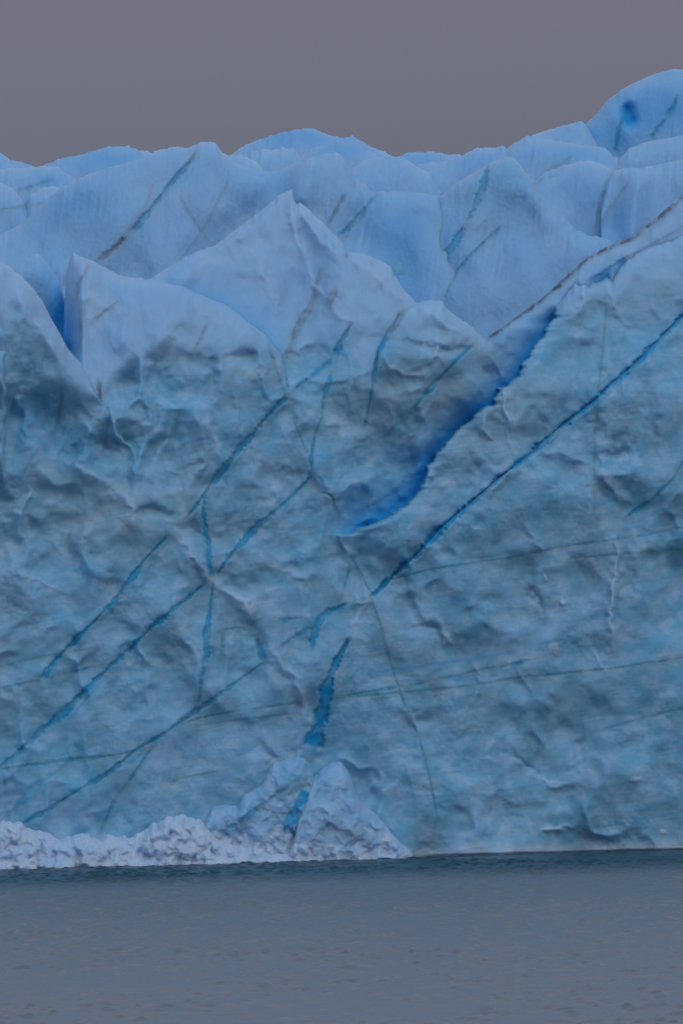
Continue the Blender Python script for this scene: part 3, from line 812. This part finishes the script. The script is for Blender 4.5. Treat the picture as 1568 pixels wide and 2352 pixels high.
serac("small pale bump tucked below the ragged white lump of ice",
      [(515, 400), (530, 361), (565, 361), (590, 371), (605, 388), (615, 420)], 470, 41, 1.0, seed=17.5)
serac("long low blue ridge on the skyline, left of the squared knob",
      [(70, 430), (100, 380), (145, 362), (190, 355), (250, 337), (295, 335), (320, 345), (333, 359), (350, 400)], 480, 52, 1.0, seed=18.3, blue=[(240, 365, 90, 24, 0.35)])
serac("tiny pale ice tip peeking out on the skyline beside the knob ridge",
      [(305, 400), (320, 344), (340, 345), (352, 354), (370, 400)], 460, 62, 1.0, seed=19.9)
serac("white tipped crest falling steeply from the left edge on the skyline",
      [(-220, 300), (-60, 330), (0, 350), (25, 367), (50, 371), (80, 383), (110, 440)], 500, 56, 1.0, seed=20.1)
serac("smooth swollen ice back with a blue crease, below the left skyline crest",
      [(-220, 380), (0, 388), (80, 383), (130, 382), (165, 405), (178, 416), (195, 470)], 560, 42, 1.0, [(v, [(118, 412), (90, 422), (38, 438)], [5, 5, 3], 0.5, 0.2)], seed=21.7, blue=[(110, 415, 30, 14, 0.35)])
serac("low rounded ice step with a dark streak, between the broad slope and the left edge",
      [(40, 500), (60, 465), (72, 445), (100, 431), (130, 427), (142, 436), (165, 480)], 560, 38, 1.0, [(v, [(60, 472), (100, 466), (140, 460)], [3, 3, 2], 0.3, 0.1)], seed=22.2)
serac("pale rounded shoulder of ice cut off by the left edge of the view",
      [(-220, 400), (-60, 410), (0, 420), (25, 430), (50, 455), (60, 475), (75, 540)], 600, 33, 1.0, [(v, [(-20, 486), (30, 478), (75, 468)], [4, 5, 4], 0.6, 0.2)], seed=23.5)

# ------------------------------------------------------------------ broken ice along the foot of the cliff
def rubble(label, name, cat, pts, y0, slope, lump, seed, crust=0.95, blue=0.0, rough=2.2, foot=1e9, fold=0.5, lines=(), white=0.72):
    pts = sorted(pts)
    base_prof = profile(pts, 0.0, seed)
    prof = lambda u: base_prof(u) + rough * (2.2 * vnoise(u / 17 + seed, u * 0 + seed) + 1.2 * vnoise(u / 7.5, u * 0 + seed * 2))
    u0, u1 = pts[0][0], pts[-1][0]

    def shape(U, V, R, A):
        wx, wy = 10 * fbm(U / 24 + seed, V / 24, 3), 10 * fbm(U / 24, V / 24 + seed, 3)
        up = waterline(U) - V
        y = yb(U) + y0 + up * S * slope + 2.0 * np.exp(-R / 13.0)
        near = 0.25 + 0.75 * sstep(foot + 25, foot - 25, up + 20 * vnoise(U / 30 + seed, V * 0))
        c1 = cells((U + wx * 1.5) / 26 + seed, (V + wy * 1.5) / 34)
        c2 = cells((U + wx) / 15 + seed + 9, (V + wy) / 21)
        c3 = cells((U + wx) / 8 + seed + 4, (V + wy) / 8)
        g2 = np.clip(0.5 + 1.2 * fbm(U / 35 + seed, V / 35 + 3, 2), 0, 1)
        y = y + lump * near * (2.8 * np.minimum(c1, 0.45) + 1.2 * g2 * np.minimum(c2, 0.4) + 0.45 * (1 - g2) * np.minimum(c3, 0.4))
        y = y - fold * (1.3 * fbm((U + wx) / 55 + seed, (V + wy) / 75, 2) + 0.35 * fbm((U + wx) / 16, (V + wy) / 18 + seed, 2))
        A['crust'][:] = np.clip(crust * (0.55 + 0.45 * near) + 0.25 * fbm(U / 20, V / 20, 2), 0, 1)
        A['white'][:] = np.clip(white * near + 0.3 * fbm(U / 26 + 2, V / 22 + seed, 3), 0, 1)
        A['blue'][:] = np.clip(blue + 0.16 * fbm(U / 30 + seed, V / 30, 2), 0, 1)
        return y
    h = max(waterline(p[0]) + 10 - p[1] for p in pts)
    return ice_body(name, label, cat, u0, u1, 1.7, prof, lambda u: waterline(u) + 8, max(int(h / 1.6), 20), shape, lines, "broken ice at the foot of the cliff", back=5.0)

rubble("lumpy white bank of broken ice along the waterline at the left edge", "ice_rubble", "ice rubble",
       [(-200, 1880), (-40, 1890), (0, 1887), (30, 1890), (60, 1897), (85, 1908), (110, 1916), (140, 1926), (165, 1918), (190, 1914), (225, 1924), (262, 1920), (300, 1925), (318, 1915), (350, 1896), (372, 1880), (405, 1872), (440, 1874), (462, 1884), (480, 1905), (510, 1930), (560, 1942), (600, 1950), (650, 1960), (690, 1968)], -4.5, 0.45, 0.58, 3.3, rough=2.6)
rubble("bluish apron of fallen ice crossed by blue bands, right of the lumpy white bank", "ice_apron", "ice debris",
       [(436, 1962), (462, 1905), (474, 1882), (488, 1852), (510, 1846), (528, 1850), (546, 1854), (560, 1822), (580, 1805), (600, 1792), (616, 1768), (628, 1750), (660, 1742), (692, 1740), (712, 1752), (724, 1800), (728, 1860), (724, 1966)], -2.2, 0.20, 0.55, 5.9, crust=0.62, blue=0.10, foot=70, rough=1.3,
       lines=[(v, [(712, 1745), (700, 1775), (690, 1800)], [10, 14, 16], 0.55, 0.1), (v, [(702, 1808), (694, 1832), (676, 1866), (664, 1895), (662, 1920)], [18, 22, 12, 22, 14], 0.95, 0.2),
              (v, [(664, 1815), (640, 1822), (600, 1850), (560, 1882), (500, 1922)], [7, 10, 9, 11, 8], 0.65, 0.1)])
rubble("pale cone of fallen ice leaning against the cliff, below the dark blue hole", "ice_cone", "ice cone",
       [(655, 1968), (672, 1935), (684, 1872), (700, 1825), (715, 1788), (740, 1765), (764, 1752), (784, 1750), (798, 1768), (806, 1790), (816, 1822), (826, 1843), (850, 1860), (870, 1876), (886, 1896), (900, 1915), (922, 1938), (938, 1950), (946, 1963)], -3.0, 0.30, 0.45, 8.4, crust=0.78, blue=0.06, rough=1.2, foot=35, fold=0.6)

# ------------------------------------------------------------------ ground under the ice, and the lake
def graded(lo, hi, step, far, n):
    inner = np.arange(lo, hi, step)
    g1 = lo - np.geomspace(step * 2, lo - far[0], n)[::-1]
    g2 = hi + np.geomspace(step * 2, far[1] - hi, n)
    return np.concatenate([g1, inner, g2])

def lake():
    xs = graded(-46, 46, 0.13, (-3000, 3000), 22)
    ys = graded(-225, 24, 0.2, (-1500, 3000), 22)
    X, Y = np.meshgrid(xs, ys)
    n1 = vnoise(X / 0.42 + 0.3 * vnoise(X / 3, Y / 3), Y / 0.5)
    n2 = vnoise(X / 0.8 + 40, Y / 0.7 + 9)
    gust = 0.6 + 0.5 * fbm(X / 14, Y / 20, 2)
    n3 = vnoise(X / 0.45 + 11, Y / 0.38 + 2)
    peak = np.maximum(0.62 * n1 + 0.55 * n2 + 0.25 * n3 - 0.27, 0)
    Z = 0.010 * n1 + 0.012 * n2 + 0.006 * n3 + gust * 0.25 * peak + 0.02 * fbm(X / 4, Y / 2.2, 2)
    Z = Z * sstep(60, 44, np.abs(X)) * sstep(-250, -224, Y) * sstep(40, 20, Y)
    nr, nc = X.shape
    P = np.stack([X, Y, Z], -1).reshape(-1, 3)
    idx = np.arange(nr * nc).reshape(nr, nc)
    Q = np.stack([idx[:-1, :-1], idx[:-1, 1:], idx[1:, 1:], idx[1:, :-1]], -1).reshape(-1, 4)
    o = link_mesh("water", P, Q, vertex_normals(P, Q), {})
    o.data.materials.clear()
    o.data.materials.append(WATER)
    o['kind'] = 'structure'
lake()
